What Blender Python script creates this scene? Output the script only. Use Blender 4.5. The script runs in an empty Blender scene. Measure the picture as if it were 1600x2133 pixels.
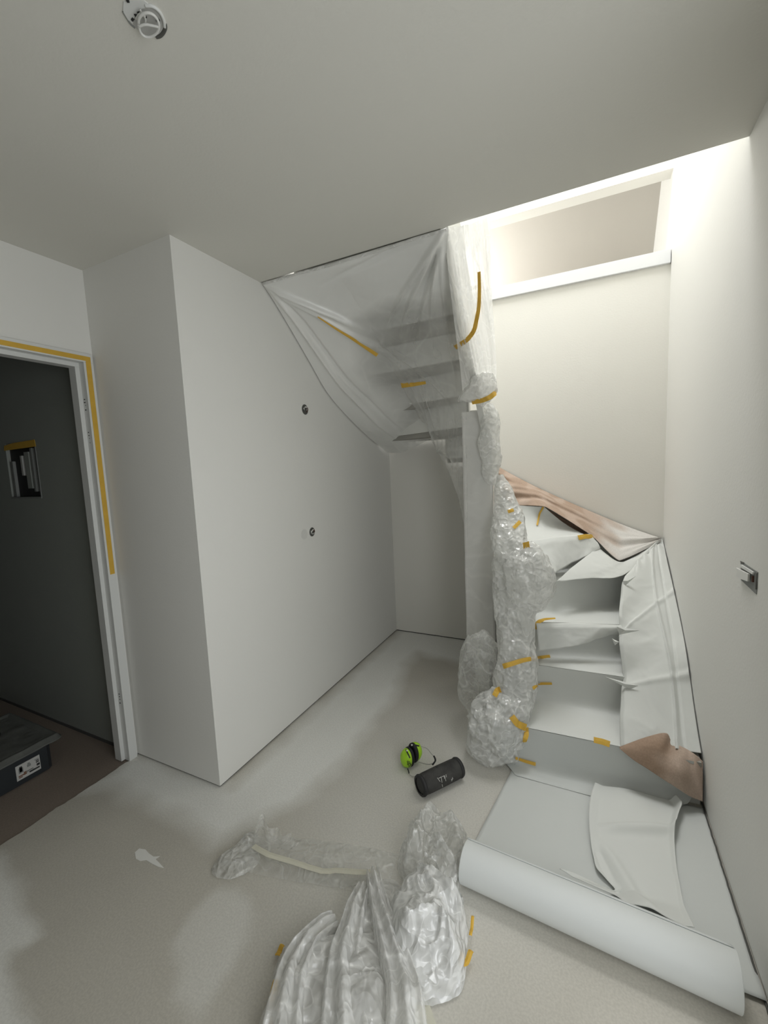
import bpy, bmesh, math, random
from mathutils import Vector, Matrix, noise
from mathutils.bvhtree import BVHTree
V = Vector
C = bpy.context.scene.collection
# ---------------------------------------------------------------- camera
YAW, PITCH, ROLL, FPX, CAMH = math.radians(26.2), math.radians(-6.2), math.radians(-2.487), 881.0, 1.5627
fw = V((-math.sin(YAW) * math.cos(PITCH), math.cos(YAW) * math.cos(PITCH), math.sin(PITCH)))
rt0 = V((math.cos(YAW), math.sin(YAW), 0)); up0 = rt0.cross(fw)
rt = rt0 * math.cos(ROLL) + up0 * math.sin(ROLL); up = -rt0 * math.sin(ROLL) + up0 * math.cos(ROLL)
cd = bpy.data.cameras.new('camera'); cam = bpy.data.objects.new('camera', cd); C.objects.link(cam)
cam.matrix_world = Matrix(((rt.x, up.x, -fw.x, 0), (rt.y, up.y, -fw.y, 0), (rt.z, up.z, -fw.z, CAMH), (0, 0, 0, 1)))
cd.sensor_fit = 'HORIZONTAL'; cd.sensor_width = 36; cd.lens = 36 * FPX / 1600; cd.clip_start = .02
bpy.context.scene.camera = cam
# ---------------------------------------------------------------- light, exposure
w = bpy.data.worlds.new('world'); bpy.context.scene.world = w; w.use_nodes = True
w.node_tree.nodes['Background'].inputs[0].default_value = (.85, .92, 1, 1)
w.node_tree.nodes['Background'].inputs[1].default_value = .6
def area(name, loc, target, sx, sy, power, col, spread=180):
    d = bpy.data.lights.new(name, 'AREA'); d.shape = 'RECTANGLE'; d.size = sx; d.size_y = sy; d.energy = power; d.color = col
    d.spread = math.radians(spread)
    o = bpy.data.objects.new(name, d); C.objects.link(o); o.location = loc
    o.rotation_euler = (V(target) - V(loc)).to_track_quat('-Z', 'Y').to_euler(); return o
area('skylight_light', (-.50, 2.78, 5.02), (-.50, 2.85, 0), 1.2, 1.1, 63, (1, 1, .99))
area('window_light', (.72, .35, 1.25), (-2, .8, 1.0), 1.3, 1.9, 17, (.99, 1, .985))
area('attic_fill_light', (-1.5, 4.3, 3.15), (.2, 4.1, 3.4), .8, .5, 22, (1, .99, .96))  # added fill lamp to brighten the roof lining, no window there
vs = bpy.context.scene.view_settings
vs.view_transform = 'Standard'; vs.look = 'None'; vs.exposure = .1; vs.gamma = 1; vs.use_curve_mapping = False
bpy.context.scene.cycles.transparent_max_bounces = 24
# ---------------------------------------------------------------- helpers
def at(px, py, ax, val):
    d = fw + rt * ((px - 800) / FPX) + up * ((1066.5 - py) / FPX); o = V((0, 0, CAMH)); i = 'xyz'.index(ax)
    return o + d * ((val - o[i]) / d[i])
def tag(o, label=None, cat=None, group=None, kind=None):
    if label: o['label'] = label
    if cat: o['category'] = cat
    if group: o['group'] = group
    if kind: o['kind'] = kind
    return o
def empty(name, loc=(0, 0, 0), rz=0):
    o = bpy.data.objects.new(name, None); C.objects.link(o); o.location = loc; o.rotation_euler = (0, 0, rz); o.empty_display_size = .05
    return o
def link(name, bm, m, parent=None, smooth=False, world=False):
    me = bpy.data.meshes.new(name); bmesh.ops.recalc_face_normals(bm, faces=bm.faces) if not smooth else None
    bm.to_mesh(me); bm.free(); me.materials.append(m)
    if smooth:
        for p in me.polygons: p.use_smooth = True
    o = bpy.data.objects.new(name, me); C.objects.link(o)
    if parent:
        o.parent = parent
        if world: o.matrix_parent_inverse = (Matrix.Translation(parent.location) @ parent.rotation_euler.to_matrix().to_4x4()).inverted()
    return o
def bx(bm, x0, x1, y0, y1, z0, z1):
    v = [bm.verts.new((x, y, z)) for z in (z0, z1) for y in (y0, y1) for x in (x0, x1)]
    for f in ((0, 2, 3, 1), (4, 5, 7, 6), (0, 1, 5, 4), (1, 3, 7, 5), (3, 2, 6, 7), (2, 0, 4, 6)): bm.faces.new([v[i] for i in f])
def box(name, m, x0, x1, y0, y1, z0, z1, parent=None, bev=0, kind=None, world=True):
    bm = bmesh.new(); bx(bm, min(x0, x1), max(x0, x1), min(y0, y1), max(y0, y1), min(z0, z1), max(z0, z1))
    if bev: bmesh.ops.bevel(bm, geom=list(bm.edges), offset=bev, segments=2, affect='EDGES')
    o = link(name, bm, m, parent, world=world)
    if kind: o['kind'] = kind
    return o
def prism(bm, pts, a, b, axis='z'):
    """extrude polygon pts (2-D) along axis from a to b"""
    def mk(p, t): return {'z': (p[0], p[1], t), 'y': (p[0], t, p[1]), 'x': (t, p[0], p[1])}[axis]
    A = [bm.verts.new(mk(p, a)) for p in pts]; B = [bm.verts.new(mk(p, b)) for p in pts]; n = len(pts)
    bm.faces.new(A[::-1]); bm.faces.new(B)
    for i in range(n): bm.faces.new((A[i], A[(i + 1) % n], B[(i + 1) % n], B[i]))
def lathe(bm, prof, M=Matrix.Identity(4), n=32, cap=True):
    """prof: (r, h) pairs around local Z"""
    R = []
    for r, h in prof:
        R.append([bm.verts.new(M @ V((r * math.cos(6.28318 * i / n), r * math.sin(6.28318 * i / n), h))) for i in range(n)])
    for a, b in zip(R, R[1:]):
        for i in range(n): bm.faces.new((a[i], a[(i + 1) % n], b[(i + 1) % n], b[i]))
    if cap: bm.faces.new(R[0][::-1]); bm.faces.new(R[-1])
def tube(bm, pts, r, n=8):
    pts = [V(p) for p in pts]; R = []
    for i, p in enumerate(pts):
        t = (pts[min(i + 1, len(pts) - 1)] - pts[max(i - 1, 0)]).normalized()
        a = t.cross(V((0, 0, 1)) if abs(t.z) < .9 else V((1, 0, 0))).normalized(); b = t.cross(a)
        rr = r[i] if isinstance(r, (list, tuple)) else r
        R.append([bm.verts.new(p + (a * math.cos(6.2832 * k / n) + b * math.sin(6.2832 * k / n)) * rr) for k in range(n)])
    for a, b in zip(R, R[1:]):
        for i in range(n): bm.faces.new((a[i], a[(i + 1) % n], b[(i + 1) % n], b[i]))
    bm.faces.new(R[0][::-1]); bm.faces.new(R[-1])
def spl(pts, t, closed=False):
    """Catmull-Rom through pts (tuples or vectors) at t in 0..1"""
    n = len(pts); P = [V(p) for p in pts]
    if closed:
        s = (t % 1) * n; i = int(s) % n; f = s - int(s); g = lambda k: P[k % n]
    else:
        s = max(0, min(t, 1)) * (n - 1); i = min(int(s), n - 2); f = s - i; g = lambda k: P[max(0, min(k, n - 1))]
    a, b, c, d = g(i - 1), g(i), g(i + 1), g(i + 2)
    return .5 * (2 * b + (c - a) * f + (2 * a - 5 * b + 4 * c - d) * f * f + (3 * b - a - 3 * c + d) * f ** 3)
def lin(pts, t):
    n = len(pts); s = max(0, min(t, 1)) * (n - 1); i = min(int(s), n - 2); f = s - i
    return V(pts[i]) * (1 - f) + V(pts[i + 1]) * f
def crump(p, sc=1.0, seed=0.0):
    """sharp random creases, about -1..1"""
    q = V(p) * sc + V((seed, seed * 1.7, seed * .6)); s = 0
    q = q + noise.noise_vector(q * 4) * .12
    for f, a in ((5, .62), (11, .34), (24, .13)): s += a * (1 - 3.2 * abs(noise.noise(q * f)))
    return s
def rnd(p, f, seed=0): return noise.noise(V(p) * f + V((seed, seed * 2.1, -seed)))
def surf(name, m, nu, nv, fn, parent=None, thick=0, wrapu=False, world=False, sharp=False):
    """grid surface fn(u,v)->Vector"""
    bm = bmesh.new(); G = []
    for j in range(nv + 1):
        G.append([bm.verts.new(fn(i / nu, j / nv)) for i in range(nu + (0 if wrapu else 1))])
    for j in range(nv):
        for i in range(nu):
            k = (i + 1) % len(G[0]); bm.faces.new((G[j][i], G[j][k], G[j + 1][k], G[j + 1][i]))
    bmesh.ops.recalc_face_normals(bm, faces=bm.faces)
    o = link(name, bm, m, parent, smooth=not sharp, world=world)
    if thick: s = o.modifiers.new('solid', 'SOLIDIFY'); s.thickness = thick; s.offset = 0
    return o
def coons(T, R, B, L):
    def f(u, v):
        t, b, l, r = T(u), B(u), L(v), R(v)
        return t * (1 - v) + b * v + l * (1 - u) + r * u - (T(0) * (1 - u) * (1 - v) + T(1) * u * (1 - v) + B(0) * (1 - u) * v + B(1) * u * v)
    return f
def displaced(f, h):
    """offset f(u,v) along its normal by h(u,v,p)"""
    def g(u, v):
        e = .004; p = f(u, v); a = f(min(u + e, 1), v) - f(max(u - e, 0), v); b = f(u, min(v + e, 1)) - f(u, max(v - e, 0))
        n = a.cross(b)
        n = n.normalized() if n.length > 1e-9 else V((0, 0, 1))
        if n.dot(V((0, 0, CAMH)) - p) < 0: n = -n
        return p + n * h(u, v, p)
    return g
def bvh(o):
    me = o.data; return BVHTree.FromPolygons([o.matrix_world @ v.co for v in me.vertices], [tuple(p.vertices) for p in me.polygons])
def hit(trees, px, py, off=.003):
    d = (fw + rt * ((px - 800) / FPX) + up * ((1066.5 - py) / FPX)).normalized(); best = None
    for t in trees:
        h = t.ray_cast(V((0, 0, CAMH)), d)
        if h[0] is not None and (best is None or h[3] < best[3]): best = h
    if best is None: return None
    n = best[1]
    if n.dot(d) > 0: n = -n
    return best[0] - d * off, n
# ---------------------------------------------------------------- materials
def nt(name):
    m = bpy.data.materials.new(name); m.use_nodes = True; t = m.node_tree; b = t.nodes['Principled BSDF']; return m, t, b
def N(t, typ, **kw):
    n = t.nodes.new(typ)
    for k, v in kw.items():
        if k in n.inputs: n.inputs[k].default_value = v
        else: setattr(n, k, v)
    return n
def mat(name, col, rough=.6, bump=0, bscale=60, var=0, vscale=3, metal=0, spec=.5, trans=0):
    m, t, b = nt(name); b.inputs['Roughness'].default_value = rough; b.inputs['Metallic'].default_value = metal
    b.inputs['Specular IOR Level'].default_value = spec
    b.inputs['Base Color'].default_value = (*col, 1); L = t.links
    tc = N(t, 'ShaderNodeTexCoord')
    if var:
        n = N(t, 'ShaderNodeTexNoise', Scale=vscale, Detail=5.0); L.new(tc.outputs['Object'], n.inputs['Vector'])
        mx = N(t, 'ShaderNodeMix', data_type='RGBA'); L.new(n.outputs['Fac'], mx.inputs[0])
        mx.inputs[6].default_value = (*[c * (1 - var) for c in col], 1); mx.inputs[7].default_value = (*[min(1, c * (1 + var)) for c in col], 1)
        L.new(mx.outputs[2], b.inputs['Base Color'])
    if bump:
        n = N(t, 'ShaderNodeTexNoise', Scale=bscale, Detail=4.0); L.new(tc.outputs['Object'], n.inputs['Vector'])
        bp = N(t, 'ShaderNodeBump', Strength=bump, Distance=.004); L.new(n.outputs['Fac'], bp.inputs['Height']); L.new(bp.outputs[0], b.inputs['Normal'])
    if trans:
        tr = N(t, 'ShaderNodeBsdfTranslucent'); tr.inputs[0].default_value = (*col, 1); ms = N(t, 'ShaderNodeMixShader'); ms.inputs[0].default_value = trans
        L.new(b.outputs[0], ms.inputs[1]); L.new(tr.outputs[0], ms.inputs[2]); L.new(ms.outputs[0], t.nodes['Material Output'].inputs[0])
    return m
def film(name, lo, hi, scale=6, stretch=(1, 1, 1), col=(.93, .935, .91), rough=.2, bump=.6, bscale=8, attr=None, tr=.4):
    """thin plastic film: see-through, milky where it is creased, with a sheen"""
    m, t, b = nt(name); L = t.links; tc = N(t, 'ShaderNodeTexCoord'); mp = N(t, 'ShaderNodeMapping'); mp.inputs['Scale'].default_value = stretch
    L.new(tc.outputs['Object'], mp.inputs[0])
    def ridge(sc, det, dist, wdt):   # 1 on the crease line, falling off to 0
        n = N(t, 'ShaderNodeTexNoise', Scale=float(sc), Detail=float(det), Roughness=.5, Distortion=dist); L.new(mp.outputs[0], n.inputs['Vector'])
        s1 = N(t, 'ShaderNodeMath', operation='SUBTRACT'); s1.inputs[1].default_value = .5; L.new(n.outputs['Fac'], s1.inputs[0])
        s2 = N(t, 'ShaderNodeMath', operation='ABSOLUTE'); L.new(s1.outputs[0], s2.inputs[0])
        mr = N(t, 'ShaderNodeMapRange'); mr.inputs['From Min'].default_value = wdt; mr.inputs['From Max'].default_value = 0; L.new(s2.outputs[0], mr.inputs['Value']); return mr.outputs[0]
    def mth(op, a, bb, clamp=False):
        q = N(t, 'ShaderNodeMath', operation=op, use_clamp=clamp)
        for k, x in enumerate((a, bb)):
            if isinstance(x, (int, float)): q.inputs[k].default_value = x
            else: L.new(x, q.inputs[k])
        return q.outputs[0]
    r1 = ridge(scale, 2, .3, .035); r2 = ridge(scale * 2.3, 1, .2, .03); nb = N(t, 'ShaderNodeTexNoise', Scale=scale * .8, Detail=3.0); L.new(mp.outputs[0], nb.inputs['Vector'])
    cre = mth('MULTIPLY', mth('ADD', r1, mth('MULTIPLY', r2, .5)), (hi - lo) * .75)
    base = mth('ADD', mth('MULTIPLY', nb.outputs['Fac'], (hi - lo) * .5), lo)
    lw = N(t, 'ShaderNodeLayerWeight', Blend=.35); fac = mth('ADD', mth('ADD', cre, base), mth('MULTIPLY', lw.outputs['Facing'], .35), True)
    if attr:
        va = N(t, 'ShaderNodeAttribute', attribute_name=attr); fac = mth('ADD', fac, va.outputs['Fac'], True)
    b.inputs['Base Color'].default_value = (*col, 1); b.inputs['Roughness'].default_value = rough; b.inputs['Specular IOR Level'].default_value = 1.0; b.inputs['IOR'].default_value = 1.6
    hh = mth('ADD', ridge(bscale, 2, .2, .16), mth('MULTIPLY', ridge(bscale * 2.6, 1, .1, .16), .4))
    bp = N(t, 'ShaderNodeBump', Strength=bump, Distance=.02); L.new(hh, bp.inputs['Height']); L.new(bp.outputs[0], b.inputs['Normal'])
    tl = N(t, 'ShaderNodeBsdfTranslucent'); tl.inputs[0].default_value = (*col, 1); mi = N(t, 'ShaderNodeMixShader'); mi.inputs[0].default_value = tr
    L.new(b.outputs[0], mi.inputs[1]); L.new(tl.outputs[0], mi.inputs[2])
    tp = N(t, 'ShaderNodeBsdfTransparent'); mo = N(t, 'ShaderNodeMixShader'); L.new(fac, mo.inputs[0]); L.new(tp.outputs[0], mo.inputs[1]); L.new(mi.outputs[0], mo.inputs[2])
    L.new(mo.outputs[0], t.nodes['Material Output'].inputs[0]); return m
def attr_mat(name, c0, c1, c2, rough=.8, bump=.2, bscale=80, noise_amp=.08, spec=.3, trans=0):
    """c0 base, c1 where attribute 'a' is 1, c2 where attribute 'b' is 1"""
    m, t, b = nt(name); L = t.links; tc = N(t, 'ShaderNodeTexCoord'); prev = None
    n = N(t, 'ShaderNodeTexNoise', Scale=2.2, Detail=9.0, Roughness=.65); L.new(tc.outputs['Object'], n.inputs['Vector'])
    m0 = N(t, 'ShaderNodeMix', data_type='RGBA'); L.new(n.outputs['Fac'], m0.inputs[0])
    m0.inputs[6].default_value = (*[c * (1 - noise_amp) for c in c0], 1); m0.inputs[7].default_value = (*[c * (1 + noise_amp) for c in c0], 1); prev = m0.outputs[2]
    for an, c in (('a', c1), ('b', c2)):
        at_ = N(t, 'ShaderNodeAttribute', attribute_name=an); mm = N(t, 'ShaderNodeMix', data_type='RGBA'); L.new(at_.outputs['Fac'], mm.inputs[0]); L.new(prev, mm.inputs[6]); mm.inputs[7].default_value = (*c, 1); prev = mm.outputs[2]
    n3 = N(t, 'ShaderNodeTexNoise', Scale=140.0, Detail=3.0); L.new(tc.outputs['Object'], n3.inputs['Vector'])
    sp = N(t, 'ShaderNodeMapRange'); sp.inputs['From Min'].default_value = .35; sp.inputs['From Max'].default_value = .65; sp.inputs['To Min'].default_value = .93; sp.inputs['To Max'].default_value = 1.05; L.new(n3.outputs['Fac'], sp.inputs['Value'])
    mu = N(t, 'ShaderNodeMix', data_type='RGBA', blend_type='MULTIPLY'); mu.inputs[0].default_value = 1; L.new(prev, mu.inputs[6]); L.new(sp.outputs[0], mu.inputs[7])
    L.new(mu.outputs[2], b.inputs['Base Color']); b.inputs['Roughness'].default_value = rough; b.inputs['Specular IOR Level'].default_value = spec
    n2 = N(t, 'ShaderNodeTexNoise', Scale=bscale, Detail=5.0); L.new(tc.outputs['Object'], n2.inputs['Vector'])
    bp = N(t, 'ShaderNodeBump', Strength=bump, Distance=.003); L.new(n2.outputs['Fac'], bp.inputs['Height']); L.new(bp.outputs[0], b.inputs['Normal'])
    return m
def set_attr(o, name, fn):
    a = o.data.attributes.new(name, 'FLOAT', 'POINT')
    for i, v in enumerate(o.data.vertices): a.data[i].value = fn(v.co)
M = dict(
    wall=mat('white wall paint', (.83, .825, .79), .75, .12, 90, spec=.25),
    wallb=mat('cream wall paint', (.86, .845, .79), .75, .12, 90, spec=.25),
    attic=mat('beige undercoat', (.60, .575, .53), .8, .1, 60, spec=.2),
    ceil=mat('ceiling paint', (.72, .71, .655), .8, .15, 90, spec=.2),
    rear=mat('grey unseen wall', (.45, .45, .43), .8, .1, 60), dark=mat('dark primer wall', (.33, .35, .325), .8, .1, 60, spec=.2),  # rear: grey chosen for an unseen wall to cut its bounce light
    gap=mat('shadow gap', (.09, .09, .085), .9),  # near-black colour stands in for the shade at the wall foot
    trim=mat('white gloss trim', (.84, .85, .86), .35),
    casing=mat('white primed frame', (.74, .75, .73), .4),
    step=mat('shade-darkened stair timber', (.36, .35, .315), .6, .1, 30),  # treads darkened in colour to carry the shade on their undersides
    string=mat('pale primed stair string', (.78, .78, .74), .5),
    tape=mat('yellow masking tape', (.80, .50, .07), .55, .3, 120, .12, 30, trans=.15),
    tapep=mat('pale paper tape', (.80, .78, .66), .55, .3, 120, .08, 30, trans=.2),
    paper=mat('white cover paper', (.78, .795, .765), .7, .3, 14, .02, 3, spec=.25, trans=.06),
    paperg=mat('grey white cover paper', (.66, .68, .66), .7, .15, 30, .03, 2, spec=.3),
    roll=mat('paper roll skin', (.76, .785, .775), .6, .08, 60, .02, 2, spec=.3),
    grey=mat('grey plastic', (.5, .5, .48), .5), black=mat('black plastic', (.015, .015, .016), .5),
    hole=mat('box interior', (.10, .10, .09), .8), boxw=mat('white pvc', (.75, .75, .72), .4),
    lime=mat('lime green plastic', (.42, .74, .03), .35, .1, 50, .06, 20), foam=mat('black foam', (.012, .012, .014), .75, .4, 60),
    fabric=mat('dusty black fabric', (.05, .049, .046), .9, .6, 300, .8, 22), fabric2=mat('dark rubber', (.02, .02, .021), .6, .2, 80, .3, 20),
    dust=mat('white scuff', (.55, .55, .52), .9), steel=mat('steel wire', (.35, .35, .33), .35, metal=.9),
    chrome=mat('silver rivet', (.8, .8, .8), .3, metal=.5), copper=mat('brown wire', (.10, .035, .02), .5),
    tubm=mat('smoky plastic tub', (.03, .035, .04), .35), lid=mat('dusty translucent lid', (.13, .135, .125), .6, .6, 30, .45, 12),
    label=mat('white printed label', (.55, .55, .53), .6), ink=mat('black ink', (.03, .03, .03), .7), inkr=mat('brown ink', (.22, .12, .08), .7), inkg=mat('grey ink', (.25, .26, .25), .7),
    film=film('clear film', .14, .50), filmw=film('milky film', .42, .9, 6, (1, 1, 1), (.94, .94, .92), bump=.5, rough=.16, tr=.25), filmh=film('hanging film', .10, .17, 2.5, (1, 1, 1), (.93, .93, .90), attr='milk', bump=.08, bscale=3, rough=.35, tr=.12),
    filmc=film('crinkled clear film', .22, .90, 8, bump=.8, bscale=9, rough=.10, tr=.3), filmk=film('bright crinkled film', .6, 1.2, 8, (1, 1, 1), (.96, .965, .95), bump=.7, bscale=7, rough=.16, tr=.2), filmb=film('wrap film', .36, .88, 6, (1, 1, 1), (.93, .935, .91), bump=.7, bscale=8, rough=.14, tr=.25), films=film('smooth film', .74, .82, 3, (1, 1, 1), (.97, .965, .935), bump=.08, bscale=4, rough=.3, tr=.15),
    wrapc=mat('milky wrap on post', (.84, .84, .79), .4, .15, 12, .03, 5, spec=.5))
M['floor'] = attr_mat('screed floor', (.55, .525, .465), (.86, .86, .825), (.70, .70, .67), .62, .25, 90, .10, .35)
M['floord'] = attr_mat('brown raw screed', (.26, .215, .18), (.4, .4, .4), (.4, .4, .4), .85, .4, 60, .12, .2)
M['brown'] = attr_mat('cover paper brown inside', (.36, .245, .17), (.80, .79, .76), (.56, .44, .36), .75, .35, 25, .10, .25)
# ---------------------------------------------------------------- setting
XW, XD, XR, YP, YB, YO, H, ZT, YF = -1.652, -2.296, .464, 1.369, 3.521, 1.932, 2.6, 5.05, -2.6
def struct(name, m, boxes, parent=None):
    bm = bmesh.new()
    for b in boxes: bx(bm, *b)
    return tag(link(name, bm, m, parent), kind='structure')
# floor with soft-edged lighter patches and fine pale specks
def inpoly(x, y, P):
    c = False; j = len(P) - 1
    for i in range(len(P)):
        if (P[i][1] > y) != (P[j][1] > y) and x < (P[j][0] - P[i][0]) * (y - P[i][1]) / (P[j][1] - P[i][1]) + P[i][0]: c = not c
        j = i
    return c
def pdist(x, y, P):
    d = 9
    for i in range(len(P)):
        ax, ay = P[i]; bx_, by = P[(i + 1) % len(P)]; l = (bx_ - ax) ** 2 + (by - ay) ** 2
        t = max(0, min(1, ((x - ax) * (bx_ - ax) + (y - ay) * (by - ay)) / l)); d = min(d, math.hypot(x - ax - t * (bx_ - ax), y - ay - t * (by - ay)))
    return d if inpoly(x, y, P) else -d
def soft(x, y, P, w):
    n = noise.noise(V((x * 7, y * 7, 3))) * .04 + noise.noise(V((x * 30, y * 30, 3))) * .008
    return max(0, min(1, (pdist(x, y, P) + n) / w + .5))
P_wall = [(-2.3, 1.36), (-1.6, 1.4), (-1.62, 3.6), (-.4, 3.6), (-.4, 3.08), (-1.129, 3.10), (-1.30, 3.15), (-1.27, 2.8), (-1.19, 2.5), (-1.21, 2.2), (-1.18, 1.75), (-1.25, 1.42), (-1.43, 1.13), (-1.632, 1.16), (-1.9, 1.15), (-2.159, 1.16), (-2.3, 1.1)]
P_left = [(-2.4, .72), (-2.123, .70), (-2.03, .70), (-1.84, .638), (-1.69, .616), (-1.70, .57), (-1.74, .55), (-1.6, .50), (-1.43, .478), (-1.5, .3), (-2.4, .2)]
P_yel = [(-1.26, .98), (-1.27, .888), (-1.24, .80), (-1.16, .76), (-1.12, .68), (-1.0, .70), (-1.02, .85), (-1.05, .98), (-1.1, 1.02)]
P_mid = [(-.98, .95), (-1.2, 1.5), (-1.25, 2.3), (-.9, 2.6), (-.3, 2.4), (-.25, 1.3), (-.6, .8)]
def floor_fn(u, v):
    y = -.4 + 4.0 * v; e = (.016 * noise.noise(V((y * 9, 2, 0))) + .006 * noise.noise(V((y * 40, 5, 0)))) if u == 0 and y < 1.34 else 0
    return V((XD + .008 * (u == 0 and y < 1.34) + (1.25 - XD) * u + e, y, 0))
fl = surf('floor', M['floor'], 230, 250, floor_fn); tag(fl, kind='structure')
set_attr(fl, 'a', lambda c: min(1, .95 * soft(c.x, c.y, P_wall, .13) + .75 * soft(c.x, c.y, P_left, .05) + .38 * soft(c.x, c.y, P_yel, .05) + .40 * soft(c.x, c.y, P_mid, .5)))
set_attr(fl, 'b', lambda c: max(0, min(1, (noise.noise(V((c.x * 26, c.y * 26, 9))) - .62) * 3)) * .3)
struct('floor', M['floor'], [(XD, 1.25, YF, -.4, -.1, 0), (XD - .1, 1.25, YF, 3.6, -.2, -.05)])
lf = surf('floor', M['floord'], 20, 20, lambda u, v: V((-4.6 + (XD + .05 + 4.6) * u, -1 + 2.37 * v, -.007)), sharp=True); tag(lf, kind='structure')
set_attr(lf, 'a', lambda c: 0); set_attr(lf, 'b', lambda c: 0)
struct('ceiling', M['ceil'], [(XD, 1.25, YF, YO, H, H + .30), (-4.7, XD, YF, YP, H, H + .3)])
struct('ceiling', M['wall'], [(XW - .1, -1.12, -.02, 3.6, ZT, ZT + .1), (.42, XR + .1, -.02, 3.6, ZT, ZT + .1), (-1.12, .42, -.02, 2.2, ZT, ZT + .1), (-1.12, .42, 3.36, 3.6, ZT, ZT + .1)])
# door opening in wall_left: y .42 .. 1.36, z 0 .. 2.19
struct('wall_left', M['wall'], [(-2.374, XD, YF, .40, 0, H), (-2.374, XD, .40, YP, 2.187, H), (-2.374, XD, 1.3585, YP, 0, 2.187)])
struct('wall_pillar', M['wall'], [(XD, XW, YP, 3.65, .009, H), (XW - .1, XW, YP, 3.65, H, ZT)])
struct('base_gap_pillar', M['gap'], [(XD, XW - .006, YP + .006, 3.65, 0, .009)])  # no skirting: dark strip painted as the shaded gap under the wall
ob = struct('wall_back', M['wallb'], [(XW, XR + .1, YB, YB + .1, .009, 2.813), (XW, XR + .1, YB, YB + .12, 3.40, ZT)])
struct('base_gap_back', M['gap'], [(XW, XR, YB + .004, YB + .1, 0, .009)])  # dark painted gap line, not a board
struct('wall_right', M['wall'], [(XR, XR + .12, 1.26, 3.6, .009, H + .3), (XR, XR + .12, -.02, 5.2, H + .3, ZT), (XR, XR + .12, 3.6, 5.2, 0, H + .3), (XR, XR + .12, YF, -.35, 0, H), (XR, XR + .12, -.35, 1.08, 2.3, H), (XR, XR + .12, 1.08, 1.26, 0, H), (XR, XR + .12, YF, 1.26, H, H + .3)])
struct('base_gap_right', M['gap'], [(XR + .004, XR + .12, 1.26, 3.6, 0, .009)])  # same painted dark gap along the right wall
struct('wall_rear', M['rear'], [(XD - .1, 1.3, YF - .1, YF, 0, H)])  # out of view, toned down so less light bounces forward
struct('wall_upper', M['wall'], [(XW - .1, XR + .1, -.1, 0, H + .3, ZT)])
# sloping roof lining seen over the half wall
bm = bmesh.new(); sl = (3.291 - 3.632) / (4.506 - 4.098)
prism(bm, [(3.62, 3.632 + sl * (3.62 - 4.098)), (5.2, 3.632 + sl * (5.2 - 4.098)), (5.2, 3.75 + sl * (5.2 - 4.098)), (3.62, 3.75 + sl * (3.62 - 4.098))], XW - .1, XR, 'x')
tag(link('ceiling_attic', bm, M['attic']), kind='structure')
struct('floor_attic', M['attic'], [(XW - .1, XR, YB + .1, 5.2, 2.6, 2.7)])
tag(box('trim_1', M['trim'], XW, XR - .004, YB - .022, YB + .13, 2.813, 2.9, bev=.002), kind='structure')
# dark side room beyond the door
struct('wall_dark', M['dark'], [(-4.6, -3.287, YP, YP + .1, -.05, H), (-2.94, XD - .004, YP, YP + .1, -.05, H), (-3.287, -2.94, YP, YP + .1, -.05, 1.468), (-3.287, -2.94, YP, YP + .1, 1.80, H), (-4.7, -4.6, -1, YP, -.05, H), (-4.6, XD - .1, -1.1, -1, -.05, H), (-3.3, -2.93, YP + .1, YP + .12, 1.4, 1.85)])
struct('base_gap_dark', M['gap'], [(-4.6, XD - .1, YP - .003, YP, -.01, .012)])  # dark line painted as shade along the side room floor
# ---------------------------------------------------------------- door frame
door = tag(empty('door_1', (XD, .9, 0)), kind='structure')
def jamb(y, s):   # s = -1: opening lies on the -y side
    bm = bmesh.new()
    prism(bm, [(-2.3215, y), (XD + .016, y), (XD + .016, y + s * .043), (-2.3215, y + s * .043)], 0, 2.1425, 'z')
    prism(bm, [(-2.375, y), (-2.322, y), (-2.322, y + s * .063), (-2.375, y + s * .063)], 0, 2.1225, 'z')
    return link('jamb', bm, M['casing'], door, world=True)
jamb(1.357, -1); jamb(.405, 1)
bm = bmesh.new()
prism(bm, [(-2.375, 2.186), (XD + .017, 2.186), (XD + .017, 2.143), (-2.322, 2.143), (-2.322, 2.123), (-2.375, 2.123), (-2.375, 2.186)], .404, 1.3585, 'y')
# (x,z) profile: prism along y wants (x, z)
link('head', bm, M['casing'], door, world=True)
for z0 in (1.93, 1.765, .355):
    h = bmesh.new()
    for dz in (0, -.022, .03, .015): bx(h, -2.308 + random.Random(int(z0 * 99 + dz * 999)).uniform(-.006, .006), -2.303, 1.3125, 1.3145, z0 + dz, z0 + dz + .005)
    o = link('screw_hole', h, M['black'], door, world=True)
bm = bmesh.new()
bx(bm, XD + .0165, XD + .0178, 1.324, 1.348, 1.055, 2.172)
tag(link('masking_tape', bm, M['tape']), 'long yellow masking tape strip running down the right side of the door frame', 'tape', 'yellow tape on the door frame')
bm = bmesh.new(); bx(bm, XD + .0172, XD + .0184, .45, 1.346, 2.150, 2.172)
tag(link('masking_tape', bm, M['tape']), 'long yellow masking tape strip along the top of the door frame', 'tape', 'yellow tape on the door frame')
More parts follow.
